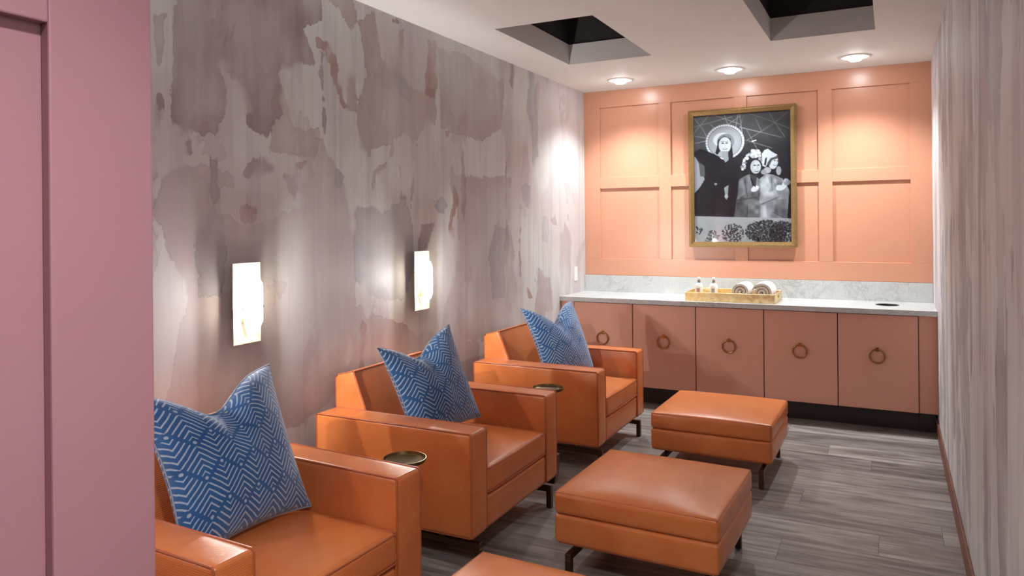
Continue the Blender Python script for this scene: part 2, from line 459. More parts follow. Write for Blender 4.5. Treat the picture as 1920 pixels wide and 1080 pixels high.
# wallpaper: watercolour washes. traced -> the two colour attributes hold signed distances of the painted stains
def wallpaper(name, traced):
    m = Mat(name); p = m.coord(); x, y, z = m.sep(p)
    fine = m.noise(p, 55, 3, 0.6) - 0.5
    mid = m.noise(p, 13, 4, 0.6) - 0.5
    streak = m.noise(m.comb(0.0, y * (9.0 if traced else 5.0), z * (0.55 if traced else 0.35)), 1.0, 5, 0.62, 0.3)
    streak2 = m.noise(m.comb(3.0, y * (26.0 if traced else 13.0), z * (1.1 if traced else 0.6)), 1.0, 4, 0.6, 0.2)
    cloud = m.noise(m.comb(5.0, y * 1.0, z * 0.7), 1.5, 4, 0.55, 0.4)
    col = m.mix(m.step(cloud, 0.38, 0.62), srgb(208, 206, 204) if traced else srgb(216, 214, 212), srgb(197, 187, 187) if traced else srgb(206, 196, 196))
    col = m.mix(m.step(streak, 0.45, 0.72) * 0.55, col, srgb(174, 164, 169))
    col = m.mix(m.step(streak2, 0.52, 0.78) * 0.40, col, srgb(180, 158, 155))
    wob = mid * 0.06 + fine * 0.018 + (m.noise(p, 4.5, 3) - 0.5) * 0.08 + (m.noise(m.comb(x, y * 30.0, z * 9.0), 1.0, 4, 0.65) - 0.5) * 0.05
    wash = m.step(m.noise(m.comb(2.0, y * 2.2, z * 1.6), 1.0, 3), 0.30, 0.66, 0.35, 1.0)
    bleed = m.step(m.noise(m.comb(6.0, y * 3.1, z * 2.6), 1.0, 2), 0.50, 0.64, 0.006, 0.07)
    def stain(col, d, color, amount):
        mask = m.step(d, -0.002, bleed)
        inner = m.step(d, 0.0, 0.22, 1.0, 0.62)
        rim = m.step(d.abs(), 0.002, 0.011, 1.0, 0.0) * mask
        col = m.mix((mask * inner * wash * amount * (0.55 + 0.9 * streak)).min(0.95), col, color)
        return m.mix(rim * wash * 0.55 * amount, col, tuple(v * 0.55 for v in color[:3]) + (1,))
    LAYERS = [(srgb(148, 126, 130), 0.95), (srgb(174, 157, 159), 0.85), (srgb(158, 154, 162), 0.8),
              (srgb(156, 114, 106), 0.8), (srgb(170, 151, 146), 0.8), (srgb(152, 132, 140), 0.8)]
    if traced:
        # loose procedural stains first, then the traced ones
        n3 = (m.noise(m.comb(9.0, y * 3.2, z * 1.5), 1.0, 5, 0.6, 0.5) - 0.60) * 0.55
        col = stain(col, n3, srgb(176, 158, 160), 0.6)
        A = m.sep(m.attr('wash_a')); B = m.sep(m.attr('wash_b'))
        ch = [A[0], A[1], A[2], B[0], B[1], B[2]]
        for i in (1, 4, 2, 0, 5, 3):
            col = stain(col, ch[i] + wob, LAYERS[i][0], LAYERS[i][1])
    else:
        d1 = (m.noise(m.comb(1.0, y * 2.6, z * 0.45), 1.0, 5, 0.6, 0.6) - 0.50) * 0.6
        d2 = (m.noise(m.comb(7.0, y * 6.5, z * 0.8), 1.0, 5, 0.6, 0.5) - 0.58) * 0.5
        d3 = (m.noise(m.comb(4.0, y * 4.0, z * 1.3), 1.0, 5, 0.6, 0.5) - 0.66) * 0.5
        col = stain(col, d1 + wob * 0.4, srgb(160, 151, 157), 0.95)
        col = stain(col, d2 + wob * 0.4, srgb(190, 173, 168), 0.8)
        col = stain(col, d3 + wob * 0.4, srgb(172, 144, 138), 0.6)
    weave = m.noise(m.comb(x, y * 300.0, z * 300.0), 1.0, 1)
    col = m.mix(1.0, col, (1.02, 1.08, 1.08, 1), 'MULTIPLY')
    m.set(color=col, rough=0.6, spec=0.22)
    m.bump(weave, 0.08, 0.0008)
    return m.mat

# ------------------------------------------------------------------ floor
fl = new_bm()
add_box(fl, XL - 0.1, XR + 0.1, HY - 0.1, YB + 0.1, -0.08, -0.007)
floor = struct(obj('floor', fl, M_SUB), 'grey oak plank floor')
ROW, PL = 0.255, 1.52
KNOWN = {8: -0.704, 6: -0.395, 5: -0.125, 0: -0.065, 2: -0.47, 1: -1.3, 3: -1.15, 4: -1.22, 7: -1.1}
TONE = {6: 0.98, 8: 0.85, 0: 0.92, 5: 0.10, 2: 0.40}
row = -23
while 3.931 + ROW * row < 6.42:
    y0 = 3.931 + ROW * row; y1 = min(y0 + ROW, 6.42); y0c = max(y0, HY)
    xa = XL if y1 > YF + 0.02 else HX - 0.02
    off = KNOWN.get(row, rng.uniform(-1.5, 0))
    xs = [off + PL * k for k in range(-4, 5)]
    cuts = [xa] + [v for v in xs if xa + 0.02 < v < XR - 0.02] + [XR]
    for a, b in zip(cuts, cuts[1:]):
        pk = obj('plank', box(a + 0.0006, b - 0.0006, y0c + 0.0006, y1 - 0.0006, -0.007, 0.0), M_PLANK, floor)
        tv = TONE[row] if (row in TONE and b == XR) else rng.uniform(0.2, 0.75); pk.color = (tv, tv, tv, 1)
    row += 1

# ------------------------------------------------------------------ ceiling with two square wells
COFFERS = [(-2.297, -1.618, 4.305, 5.575), (-0.746, -0.082, 4.305, 5.54)]
WELL = 3.017
def ring(bm, pts):
    vs_ = [bm.verts.new(p) for p in pts]
    return [bm.edges.new((vs_[i], vs_[(i + 1) % len(vs_)])) for i in range(len(vs_))]
cb = new_bm()
xs = sorted({XL, XR} | {v for q in COFFERS for v in q[:2]}); ys = sorted({HY, YB} | {v for q in COFFERS for v in q[2:]})
grid = {}
def cv(x, y):
    if (x, y) not in grid: grid[(x, y)] = cb.verts.new((x, y, ZC))
    return grid[(x, y)]
for i in range(len(xs) - 1):
    for j in range(len(ys) - 1):
        mx, my = (xs[i] + xs[i + 1]) / 2, (ys[j] + ys[j + 1]) / 2
        if any(q[0] < mx < q[1] and q[2] < my < q[3] for q in COFFERS): continue
        cb.faces.new((cv(xs[i], ys[j]), cv(xs[i], ys[j + 1]), cv(xs[i + 1], ys[j + 1]), cv(xs[i + 1], ys[j])))
ceiling = struct(obj('ceiling', cb, M_CEIL), 'warm white ceiling')

for k, (x0, x1, y0, y1) in enumerate(COFFERS):
    t = thing('ceiling_coffer', ['deep square ceiling recess with black inside, near the left wall', 'deep square ceiling recess with black inside, near the right wall'][k],
              'ceiling recess', (x0, y0, ZC), 0, 'square recesses in the ceiling')
    w, d, h = x1 - x0, y1 - y0, WELL - ZC
    for bx in ((-0.02, 0, -0.02, d + 0.02), (w, w + 0.02, -0.02, d + 0.02), (0, w, -0.02, 0), (0, w, d, d + 0.02)):
        obj('side_board', box(bx[0], bx[1], bx[2], bx[3], 0.0005, h), M_CEIL, t)
    e = 0.02
    lin = new_bm()
    for bx in ((-e - .02, -e, -e, d + e, h, 0.62), (w + e, w + e + .02, -e, d + e, h, 0.62), (-e, w + e, -e - .02, -e, h, 0.62), (-e, w + e, d + e, d + e + .02, h, 0.62), (-e - .02, w + e + .02, -e - .02, d + e + .02, 0.62, 0.64)):
        add_box(lin, *bx)
    obj('black_liner', lin, M_DARKCEIL, t)
    jb = new_bm(); add_box(jb, w - 0.42, w - 0.20, d - 0.36, d - 0.14, 0.52, 0.62, 0.004)
    obj('junction_box', jb, M_STEEL, t)

# ------------------------------------------------------------------ walls
# left wall: fine grid that carries signed distances of the painted stains
def seg_dist(px, pz, poly):
    P = np.array(poly); Q = np.roll(P, -1, 0); best = np.full(px.shape, 9.0); inside = np.zeros(px.shape, bool)
    for (ay, az), (by, bz) in zip(P, Q):
        dy, dz = by - ay, bz - az; L2 = dy * dy + dz * dz + 1e-12
        tt = np.clip(((px - ay) * dy + (pz - az) * dz) / L2, 0, 1)
        best = np.minimum(best, np.hypot(px - ay - tt * dy, pz - az - tt * dz))
        cross = (az > pz) != (bz > pz)
        with np.errstate(divide='ignore', invalid='ignore'):
            xi = ay + (pz - az) * dy / (dz if abs(dz) > 1e-12 else 1e-12)
        inside ^= cross & (px < xi)
    return np.where(inside, best, -best)
NY, NZ = 420, 200
gy = np.linspace(YF, YB + 0.02, NY); gz = np.linspace(0, ZC, NZ)
GY, GZ = np.meshgrid(gy, gz, indexing='ij')
me = bpy.data.meshes.new('wall_left')
co = np.stack([np.full(GY.size, XL), GY.ravel(), GZ.ravel()], 1)
ii, jj = np.meshgrid(np.arange(NY - 1), np.arange(NZ - 1), indexing='ij'); a = (ii * NZ + jj).ravel()
faces = np.stack([a, a + NZ, a + NZ + 1, a + 1], 1)
me.from_pydata(co.tolist(), [], faces.tolist())
ch = []
for k in range(6):
    dd = np.full(GY.shape, -0.4)
    for poly in WASH[k]: dd = np.maximum(dd, seg_dist(GY, GZ, poly))
    ch.append(dd.ravel())
for nm, tri in (('wash_a', ch[:3]), ('wash_b', ch[3:])):
    at = me.attributes.new(nm, 'FLOAT_COLOR', 'POINT')
    arr = np.ones((GY.size, 4), np.float32)
    for i in range(3): arr[:, i] = tri[i]
    at.data.foreach_set('color', arr.ravel())
me.materials.append(wallpaper('watercolour_wallpaper_left', True))
wl = bpy.data.objects.new('wall_left', me); COL.objects.link(wl); struct(wl, 'mauve watercolour wallpaper wall behind the armchairs')

wr_mat = wallpaper('watercolour_wallpaper_right', False)
struct(obj('wall_right', box(XR, XR + 0.1, HY, YB + 0.1, 0, ZC), wr_mat), 'mauve watercolour wallpaper wall on the right')

# back wall: backing plus rails, stiles and panels
wb = struct(obj('wall_back', box(XL - 0.02, XR, YB + 0.021, YB + 0.1, 0, ZC), M_SALMON), 'salmon panelled wall behind the counter')
ST = [(XL, -2.525), (-1.937, -1.825), (-1.246, -1.137), (-0.548, -0.438), (0.147, XR)]
RL = [(1.071, 1.230), (1.910, 2.017), (2.697, ZC)]
for k, (a, b) in enumerate(RL):
    if k != 1: obj('rail', box(a and XL, XR, YB, YB + 0.022, a, b, 0.0015, 1), M_SALMON, wb)
for a, b in ST:
    obj('stile', box(a, b, YB, YB + 0.022, 1.230, 2.697, 0.0015, 1), M_SALMON, wb)
for (_, a), (b, _2) in zip(ST, ST[1:]):
    obj('rail', box(a, b, YB, YB + 0.022, 1.910, 2.017, 0.0015, 1), M_SALMON, wb)
    for z0, z1 in ((1.230, 1.910), (2.017, 2.697)):
        obj('panel', box(a, b, YB + 0.018, YB + 0.0215, z0, z1), M_SALMON, wb)

# entry: pink panelled hall wall left of the camera, room front wall behind it
wf = struct(obj('wall_front', box(XL, HX - 0.02, YF - 0.1, YF - 0.001, 0, ZC), M_PINK), 'pink wall beside the entrance')
we = struct(obj('wall_entry', box(HX - 0.12, HX - 0.02, HY, YF - 0.1, 0, ZC), M_PINK), 'dusty pink panelled wall of the entrance')
for a, b in ((0.671, YF), (-0.14, -0.03), (-0.95, -0.84), (HY, -1.55)):
    obj('stile', box(HX - 0.021, HX, a, b, 0, ZC, 0.003, 2), M_PINK, we)
for a, b in ((-0.03, 0.671), (-0.84, -0.14), (-1.55, -0.95)):
    for z0, z1 in ((0, 0.16), (0.86, 0.97), (1.898, 2.005), (2.697, ZC)):
        obj('rail', box(HX - 0.021, HX, a, b, z0, z1, 0.003, 2), M_PINK, we)
struct(obj('wall_hall', box(HX - 0.12, XR + 0.1, HY - 0.1, HY, 0, ZC), M_PINK), 'pink wall behind the camera')

struct(obj('baseboard_right', box(XR - 0.012, XR - 0.0005, HY, 6.36, 0.0, 0.11, 0.003, 2), M_BASE), 'brown wooden baseboard along the right wall')
struct(obj('baseboard_left', box(XL + 0.0005, XL + 0.012, YF, 6.30, 0.0, 0.11, 0.003, 2), M_BASE), 'brown wooden baseboard along the left wall')

# ------------------------------------------------------------------ counter run
CAB_LABELS = ['terracotta base cabinet at the left end, half hidden behind the farthest armchair',
              'terracotta base cabinet second from the left under the worktop',
              'terracotta base cabinet in the middle of the row of five',
              'terracotta base cabinet fourth from the left under the gold tray end',
              'terracotta base cabinet at the right end, below the round waste hole']
DX = [-2.560, -2.012, -1.466, -0.919, -0.373, 0.177]
ring_pts = [(0.051 * math.sin(2 * math.pi * k / 36), 0, 0.051 * math.cos(2 * math.pi * k / 36)) for k in range(36)]
for k in range(5):
    a, b = DX[k], DX[k + 1]; cx = (a + b) / 2; hw = (b - a) / 2
    t = thing('base_cabinet', CAB_LABELS[k], 'cabinet', (cx, 6.27, 0), 0, 'base cabinets under the worktop')
    obj('carcass', box(-hw + 0.001, hw - 0.001, 0.021, 0.59, 0.153, 0.874), M_TOE, t)
    obj('toe_kick', box(-hw, hw, 0.10, 0.12, 0.0, 0.153), M_TOE, t)
    dr = obj('door', box(-hw + 0.0035, hw - 0.0035, 0.0, 0.02, 0.154, 0.868, 0.0015, 1), M_CAB, t)
    rb = tube([(p[0], -0.014, 0.557 + p[2]) for p in ring_pts], 0.0068, 10, True)
    obj('ring_pull', rb, M_BRASS, dr, True)
    mb = new_bm(); add_tube(mb, [(0, 0.0, 0.557 + 0.049), (0, -0.021, 0.557 + 0.049)], 0.009, 12); add_box(mb, -0.012, 0.012, -0.004, 0.0, 0.557 + 0.034, 0.557 + 0.064, 0.001, 1)
    obj('pull_mount', mb, M_BRASS, dr, True)
tl_ = struct(obj('trim_1', box(XL + 0.001, DX[0] - 0.002, 6.276, 6.30, 0.153, 0.874), M_CAB), 'terracotta filler strip left of the cabinets')
tr_ = struct(obj('trim_2', box(DX[5] + 0.002, XR - 0.001, 6.282, 6.30, 0.153, 0.874), M_CAB), 'terracotta filler strip right of the cabinets')
struct(obj('trim_3', box(XL + 0.001, DX[0] - 0.001, 6.37, 6.39, 0.0, 0.153), M_TOE), 'dark toe kick end on the left')
struct(obj('trim_4', box(DX[5] + 0.001, XR - 0.013, 6.37, 6.39, 0.0, 0.153), M_TOE), 'dark toe kick end on the right')

def plate_with_hole(x0, x1, y0, y1, z0, z1, cx, cy, r, n=40):
    bm = new_bm(); tops = []
    for z in (z0, z1):
        R = [bm.verts.new(p) for p in ((x0, y0, z), (x1, y0, z), (x1, y1, z), (x0, y1, z))]
        Cc = [bm.verts.new((cx + r * math.cos(2 * math.pi * k / n), cy + r * math.sin(2 * math.pi * k / n), z)) for k in range(n)]
        es = [bm.edges.new((q[i], q[(i + 1) % len(q)])) for q in (R, Cc) for i in range(len(q))]
        bmesh.ops.triangle_fill(bm, use_beauty=True, use_dissolve=False, edges=es)
        tops.append((R, Cc))
    for a, b in zip(tops[0], tops[1]):
        for i in range(len(a)):
            j = (i + 1) % len(a); bm.faces.new((a[i], a[j], b[j], b[i]))
    bmesh.ops.recalc_face_normals(bm, faces=bm.faces[:])
    return bm
HOLE = (-0.03, 6.575, 0.078)
ct = thing('countertop', 'long pale grey quartz worktop running wall to wall over the cabinets', 'countertop', (0, 0, 0.876))
obj('slab', plate_with_hole(XL + 0.001, XR - 0.001, 6.24, YB - 0.001, 0.0, 0.038, *HOLE), M_QUARTZ, ct)
obj('backsplash', box(XL + 0.001, XR - 0.001, YB - 0.021, YB - 0.0005, 0.0382, 0.194, 0.001, 1), M_QUARTZ, ct)
wr = thing('waste_hole', 'round steel rimmed waste hole sunk in the right end of the worktop', 'waste chute', (HOLE[0], HOLE[1], 0.914))
obj('rim', lathe([(0.074, -0.036), (0.076, 0.0), (0.079, 0.0025), (0.084, 0.0025), (0.085, 0.0004), (0.0775, 0.0004), (0.0775, -0.036)], 40), M_STEEL, wr, True)
obj('chute', lathe([(0.073, -0.002), (0.073, -0.036), (0.0, -0.036)], 40), M_BLACK, wr)

# ------------------------------------------------------------------ armchair (faces +x, origin on the floor under its middle)
def piping(pts, parent, r=0.0042, closed=False):
    return obj('piping', tube(pts, r, 6, closed), M_WELT, parent, True)

def make_chair(label, loc, rz):
    t = thing('armchair', label, 'armchair', loc, rz, 'orange leather armchairs along the left wall')
    zb, at = 0.158, 0.640
    for sgn in (-1, 1):
        y0, y1 = (-0.484, -0.336) if sgn < 0 else (0.336, 0.484)
        a = obj('arm', soft(-0.455, 0.455, y0, y1, zb, at - 0.004, 0.016, 8, 0.006, 0.003), M_LEATHER, t, True)
        for y in (y0 + 0.003, y1 - 0.003):
            piping([(-0.452, y, zb + 0.004), (-0.452, y, at - 0.012), (-0.444, y, at - 0.005), (0.444, y, at - 0.005), (0.452, y, at - 0.012), (0.452, y, zb + 0.004)], a)
        e = 0.008; k = 0.018
        piping([(-0.455 + k, y0 + e, zb), (0.455 - k, y0 + e, zb), (0.455 - e, y0 + k, zb), (0.455 - e, y1 - k, zb), (0.455 - k, y1 - e, zb), (-0.455 + k, y1 - e, zb), (-0.455 + e, y1 - k, zb), (-0.455 + e, y0 + k, zb)], a, 0.0035, True)
    # wedge backrest between the arms
    prof = [(-0.452, zb), (-0.452, 0.790), (-0.436, 0.806), (-0.350, 0.829), (-0.336, 0.826), (-0.265, 0.655), (-0.185, 0.44), (-0.185, zb)]
    bb = prism(prof, 'y', -0.334, 0.334, 0.010, 3)
    b = obj('backrest', bb, M_LEATHER, t, True, 50)
    front = [(-0.336, 0.826), (-0.265, 0.655), (-0.200, 0.480)]
    for y in (-0.331, 0.331): piping([(p[0] + 0.004, y, p[1]) for p in front], b)
    piping([(-0.334, -0.331, 0.828), (-0.334, 0.331, 0.828)], b)
    for y in (-0.331, 0.331): piping([(-0.450, y, 0.64), (-0.450, y, 0.792), (-0.436, y, 0.806), (-0.338, y, 0.830)], b, 0.0035)
    # seat
    cu_ = obj('seat_cushion', soft(-0.215, 0.457, -0.332, 0.332, 0.316, 0.446, 0.024, 12, 0.022, 0.006), M_LEATHER, t, True)
    for z in (0.436, 0.326): piping([(0.20, -0.331, z), (0.448, -0.331, z), (0.457, -0.315, z), (0.461, 0.0, z), (0.457, 0.315, z), (0.448, 0.331, z), (0.20, 0.331, z)], cu_, 0.0035)
    fr = obj('seat_rail', soft(-0.18, 0.450, -0.334, 0.334, zb, 0.306, 0.016, 8, 0.0, 0.004), M_LEATHER, t, True)
    piping([(0.442, -0.334, zb + 0.001), (0.442, 0.334, zb + 0.001)], fr, 0.0035)
    # metal base
    for y in (-0.405, 0.405):
        r = obj('base_rail', box(-0.440, 0.455, y - 0.014, y + 0.014, 0.089, 0.117, 0.0015, 1), M_BRONZE, t)
        for x in (-0.25, 0.25): obj('spacer', box(x - 0.02, x + 0.02, y - 0.012, y + 0.012, 0.117, zb), M_BRONZE, r)
        for x in (-0.426, 0.441): obj('leg', box(x - 0.015, x + 0.015, y - 0.0145, y + 0.0145, 0.0, 0.0885, 0.0015, 1), M_BRONZE, t)
    obj('cross_rail', box(-0.265, -0.235, -0.391, 0.391, 0.089, 0.117, 0.0015, 1), M_BRONZE, t)
    # round brass drinks dish held beside the far arm
    d = obj('drinks_dish', lathe([(0.0, 0.0), (0.080, 0.0), (0.090, 0.005), (0.093, 0.020), (0.0905, 0.020), (0.087, 0.008), (0.079, 0.0035), (0.0, 0.0035)], 36, (0.31, 0.690, 0.582)), M_TRAYBRASS, t, True)
    sm = new_bm(); add_tube(sm, [(0.31, 0.690, 0.582), (0.31, 0.690, 0.575), (0.31, 0.675, 0.562), (0.31, 0.53, 0.562), (0.31, 0.515, 0.548), (0.31, 0.512, 0.20)], 0.008, 10)
    obj('dish_stem', sm, M_BRONZE, d, True)
    bk = new_bm(); add_prism(bk, [(0.33, 0.10), (0.435, 0.10), (0.452, 0.20), (0.452, 0.27), (0.30, 0.27)], 'y', 0.4875, 0.532, 0.003, 1)
    obj('dish_bracket', bk, M_BRONZE, d)
    return t

c2 = (-2.155, 3.407, 0.0); c3 = (-2.119, 4.948, 0.0)
r1 = math.radians(-2.6)
chair = make_chair('orange leather armchair nearest the entrance, partly hidden by the pink wall', (-2.130, 1.985, 0.0), r1)
CHAIR_ONE = chair
dup(chair, 'middle orange leather armchair of the row, between the two wall sconces', c2, 0.0)
far_chair = dup(chair, 'farthest orange leather armchair, in front of the terracotta cabinets', c3, 0.0)

for ch_ in list(far_chair.children):   # no dish shows beside the farthest chair
    if ch_.name.startswith('drinks_dish'):
        for g_ in list(ch_.children): bpy.data.objects.remove(g_)
        bpy.data.objects.remove(ch_)
for ch_ in CHAIR_ONE.children:        # its dish is swung further back along the arm
    if ch_.name.startswith('drinks_dish'): ch_.location = (-0.085, -0.01, -0.014)

# ------------------------------------------------------------------ ottomans
def make_ottoman(label, loc, rz):
    t = thing('ottoman', label, 'ottoman', loc, rz, 'orange leather ottomans in front of the armchairs')
    hx, hy = 0.366, 0.352
    b = obj('base', soft(-hx, hx, -hy, hy, 0.156, 0.285, 0.016, 8, 0.0, 0.005), M_LEATHER, t, True)
    e = 0.009; k = 0.022; zz = 0.158
    piping([(-hx + k, -hy + e, zz), (hx - k, -hy + e, zz), (hx - e, -hy + k, zz), (hx - e, hy - k, zz), (hx - k, hy - e, zz), (-hx + k, hy - e, zz), (-hx + e, hy - k, zz), (-hx + e, -hy + k, zz)], b, 0.0035, True)
    cu_ = obj('cushion', soft(-hx - .001, hx + .001, -hy - .001, hy + .001, 0.2855, 0.386, 0.020, 14, 0.034, 0.005), M_LEATHER, t, True)
    q = 0.006
    rim = []
    for (ax_, ay_) in ((-1, -1), (1, -1), (1, 1), (-1, 1)):
        px_, py_ = ax_ * (hx - q), ay_ * (hy - q)
        rim.append((px_, py_, 0.3805))
    piping(rim, cu_, 0.0035, True)
    for x in (-0.302, 0.302):
        r = obj('base_rail', box(x - 0.014, x + 0.014, -0.349, 0.349, 0.085, 0.113, 0.0015, 1), M_BRONZE, t)
        for y in (-0.2, 0.2): obj('spacer', box(x - 0.012, x + 0.012, y - 0.02, y + 0.02, 0.113, 0.156), M_BRONZE, r)
        for y in (-0.334, 0.334): obj('leg', box(x - 0.0145, x + 0.0145, y - 0.015, y + 0.015, 0.0, 0.0845, 0.0015, 1), M_BRONZE, t)
    return t
ott = make_ottoman('orange leather ottoman cut off by the bottom edge, in front of the nearest armchair', (-1.000, 2.045, 0), math.radians(-1.5))
dup(ott, 'middle orange leather ottoman, facing the middle armchair', (-0.986, 3.415, 0), math.radians(-1.5))
dup(ott, 'farthest orange leather ottoman, in front of the terracotta cabinets', (-0.994, 4.945, 0), math.radians(-0.6))

# ------------------------------------------------------------------ throw pillows
def make_pillow(label, loc, rz, lean, size=0.54, thick=0.105, chop=0.115, seed=0, tilt=0.0, cu0=-0.1):
    """Square cushion standing on its bottom edge, face towards +x, top edge chopped in the middle."""
    n = 40; bm = new_bm(); uvl = bm.loops.layers.uv.new('UVMap'); h = size / 2
    rr = random.Random(seed); ph = [rr.uniform(0, 6) for _ in range(6)]
    def pt(u, v, side):
        e = (1 - abs(u) ** 2.2) * (1 - abs(v) ** 2.2)
        th = thick * (max(e, 0) ** 0.55)
        y = u * h * (1 - 0.10 * (1 - v * v)); z = v * h * (1 - 0.10 * (1 - u * u))
        top = max(0.0, (v + 0.15) / 1.15) ** 1.6
        g = math.exp(-((u - cu0) / 0.42) ** 2)
        z -= chop * g * top
        x = side * th
        x += 0.030 * math.sin(3.1 * u + ph[0]) * top * 0.6
        x -= side * thick * 0.55 * math.exp(-((u - cu0) / 0.16) ** 2) * top * (1 if side > 0 else 0.4) * (max(e, 0) ** 0.3)
        x += side * 0.006 * math.sin(7 * u + ph[1]) * math.sin(5 * v + ph[2]) * max(e, 0)
        y += 0.05 * top * u * 0.4
        return Vector((x, y, z + h))
    vsx = {}
    for side in (1, -1):
        for i in range(n + 1):
            for j in range(n + 1):
                u, v = -1 + 2 * i / n, -1 + 2 * j / n
                u, v = math.sin(u * math.pi / 2) * 0.5 + u * 0.5, math.sin(v * math.pi / 2) * 0.5 + v * 0.5
                edge = i in (0, n) or j in (0, n)
                key = (0 if edge else side, i, j)
                if key not in vsx: vsx[key] = (bm.verts.new(pt(u, v, side)), (u * h, v * h))
        for i in range(n):
            for j in range(n):
                q = []
                for (a, b) in ((i, j), (i + 1, j), (i + 1, j + 1), (i, j + 1)):
                    edge = a in (0, n) or b in (0, n); q.append(vsx[(0 if edge else side, a, b)])
                if side < 0: q = q[::-1]
                f = bm.faces.new([w[0] for w in q])
                for lp, w in zip(f.loops, q): lp[uvl].uv = w[1]
    t = thing('throw_pillow', label, 'pillow', loc, rz, 'blue patterned pillows on the armchairs')
    Rm = Matrix.Rotation(-lean, 4, 'Y') @ Matrix.Rotation(tilt, 4, 'X')
    edge_pts = [Rm @ pt(u, v, 1) for (u, v) in [(-1 + 2 * k / 30, -1) for k in range(30)] + [(1, -1 + 2 * k / 30) for k in range(30)] + [(1 - 2 * k / 30, 1) for k in range(30)] + [(-1, 1 - 2 * k / 30) for k in range(30)]]
    bm.transform(Rm)
    zmin = min(v.co.z for v in bm.verts)
    bm.transform(Matrix.Translation((0, 0, -zmin)))
    obj('cover', bm, M_VELVET, t, True, 180)
    obj('edge_seam', tube([(p.x, p.y, p.z - zmin) for p in edge_pts], 0.0032, 6, True), M_PIPE, t, True)
    return t
make_pillow('blue maze patterned pillow on the nearest armchair, in front of the near sconce', (-2.095, 2.01, 0.462), math.radians(-1), math.radians(23), 0.60, 0.12, 0.11, 1)
make_pillow('blue maze patterned pillow on the middle armchair', (-2.085, 3.375, 0.462), math.radians(-9), math.radians(23), 0.545, 0.11, 0.09, 2, math.radians(5.5))
make_pillow('blue maze patterned pillow on the farthest armchair, before the cabinets', (-2.045, 4.975, 0.462), math.radians(-14), math.radians(22), 0.57, 0.11, 0.14, 3)

# ------------------------------------------------------------------ wall sconces
def make_sconce(label, loc):
    t = thing('wall_sconce', label, 'wall lamp', loc, 0, 'alabaster wall sconces')
    hw, hh, d = 0.082, 0.1845, 0.045
    bm = new_bm()
    def V(x, y, z): return bm.verts.new((x, y, z))
    def rect(x, w, h): return [V(x, -w, -h), V(x, w, -h), V(x, w, h), V(x, -w, h)]
    R = [rect(0.012, 0.010, 0.100), rect(d - 0.003, hw, hh), rect(d, hw, hh), rect(0.015, 0.010, 0.100)]   # thin folded sheet standing off the wall
    for A, B in zip(R, R[1:]):
        for i in range(4): bm.faces.new((A[i], A[(i + 1) % 4], B[(i + 1) % 4], B[i]))
    bm.faces.new(R[-1]); bm.faces.new(R[0][::-1])
    bmesh.ops.recalc_face_normals(bm, faces=bm.faces[:])
    obj('backplate', bm, M_IVORY, t)
    obj('wall_mount', box(0.0005, 0.012, -0.028, 0.028, -0.06, 0.06, 0.001, 1), M_BRASS, t)
    oct_ = [(-0.030, -0.118), (0.030, -0.118), (0.054, -0.085), (0.054, 0.085), (0.030, 0.118), (-0.030, 0.118), (-0.054, 0.085), (-0.054, -0.085)]
    sh = obj('shade', prism(oct_, 'x', 0.080, 0.089, 0.001, 1), M_ALAB, t)
    pn = new_bm(); add_tube(pn, [(0.0845, -0.062, -0.02), (0.0845, 0.062, -0.02)], 0.0022, 8)
    for y in (-0.060, 0.060): add_lathe(pn, [(0.0, -0.004), (0.0045, -0.002), (0.0045, 0.002), (0.0, 0.004)], 10, (0.0845, y, -0.02))
    add_tube(pn, [(0.008, 0.0, -0.02), (0.0845, 0.0, -0.02)], 0.0022, 8)
    obj('pin', pn, M_BRASS, sh, True)
    so = lathe([(0.0, -0.10), (0.009, -0.10), (0.009, -0.055), (0.006, -0.050), (0.0, -0.050)], 16, (0.036, 0, 0)); obj('socket', so, M_BRASS, t, True)
    bu = lathe([(0.0, -0.050), (0.006, -0.046), (0.009, -0.020), (0.009, 0.020), (0.005, 0.045), (0.0, 0.052)], 14, (0.036, 0, 0)); obj('bulb', bu, M_BULB, t, True)
    ld = bpy.data.lights.new('sconce_light', 'POINT'); ld.energy = SCONCE_POWER; ld.color = SCONCE_COLOR; ld.shadow_soft_size = 0.012
    lo = bpy.data.objects.new('sconce_light', ld); COL.objects.link(lo); lo.parent = t; lo.location = (0.059, 0, 0.01)
    return t
make_sconce('lit alabaster wall sconce above the nearest pillow', (XL, 2.508, 1.236))
make_sconce('lit alabaster wall sconce above the middle armchair', (XL, 3.944, 1.233))
make_sconce('added fill sconce, unseen behind the pink entrance wall', (XL, 1.076, 1.235))  # extra sconce out of view, added to light the near end of the room

# ------------------------------------------------------------------ ceiling downlights
def make_can(label, x, y, power=CAN_POWER, color=CAN_COLOR):
    t = thing('downlight', label, 'ceiling light', (x, y, ZC), 0, 'round ceiling downlights')
    obj('trim_ring', lathe([(0.112, -0.0005), (0.112, -0.005), (0.104, -0.008), (0.064, -0.004), (0.056, -0.0005)], 36), M_WHITE, t, True)
    obj('lens', lathe([(0.056, -0.0005), (0.054, -0.018), (0.038, -0.032), (0.0, -0.037)], 28), M_LENS, t, True, 180)
    ld = bpy.data.lights.new('downlight_beam', 'SPOT'); ld.energy = power; ld.color = color; ld.shadow_soft_size = 0.045
    ld.spot_size = math.radians(124); ld.spot_blend = 1.0
    lo = bpy.data.objects.new('downlight_beam', ld); COL.objects.link(lo); lo.parent = t; lo.location = (0, 0, -0.075)
    return t
make_can('lit round downlight over the left end of the counter', -2.150, 6.410)
make_can('lit round downlight over the framed picture', -1.190, 6.412)
make_can('lit round downlight over the right end of the counter', -0.237, 6.400)
make_can('added fill downlight, unseen above the camera', -0.12, 0.42, HALL_FILL_POWER, HALL_FILL_COLOR)  # unseen lamp added to fill the chairs from the camera side

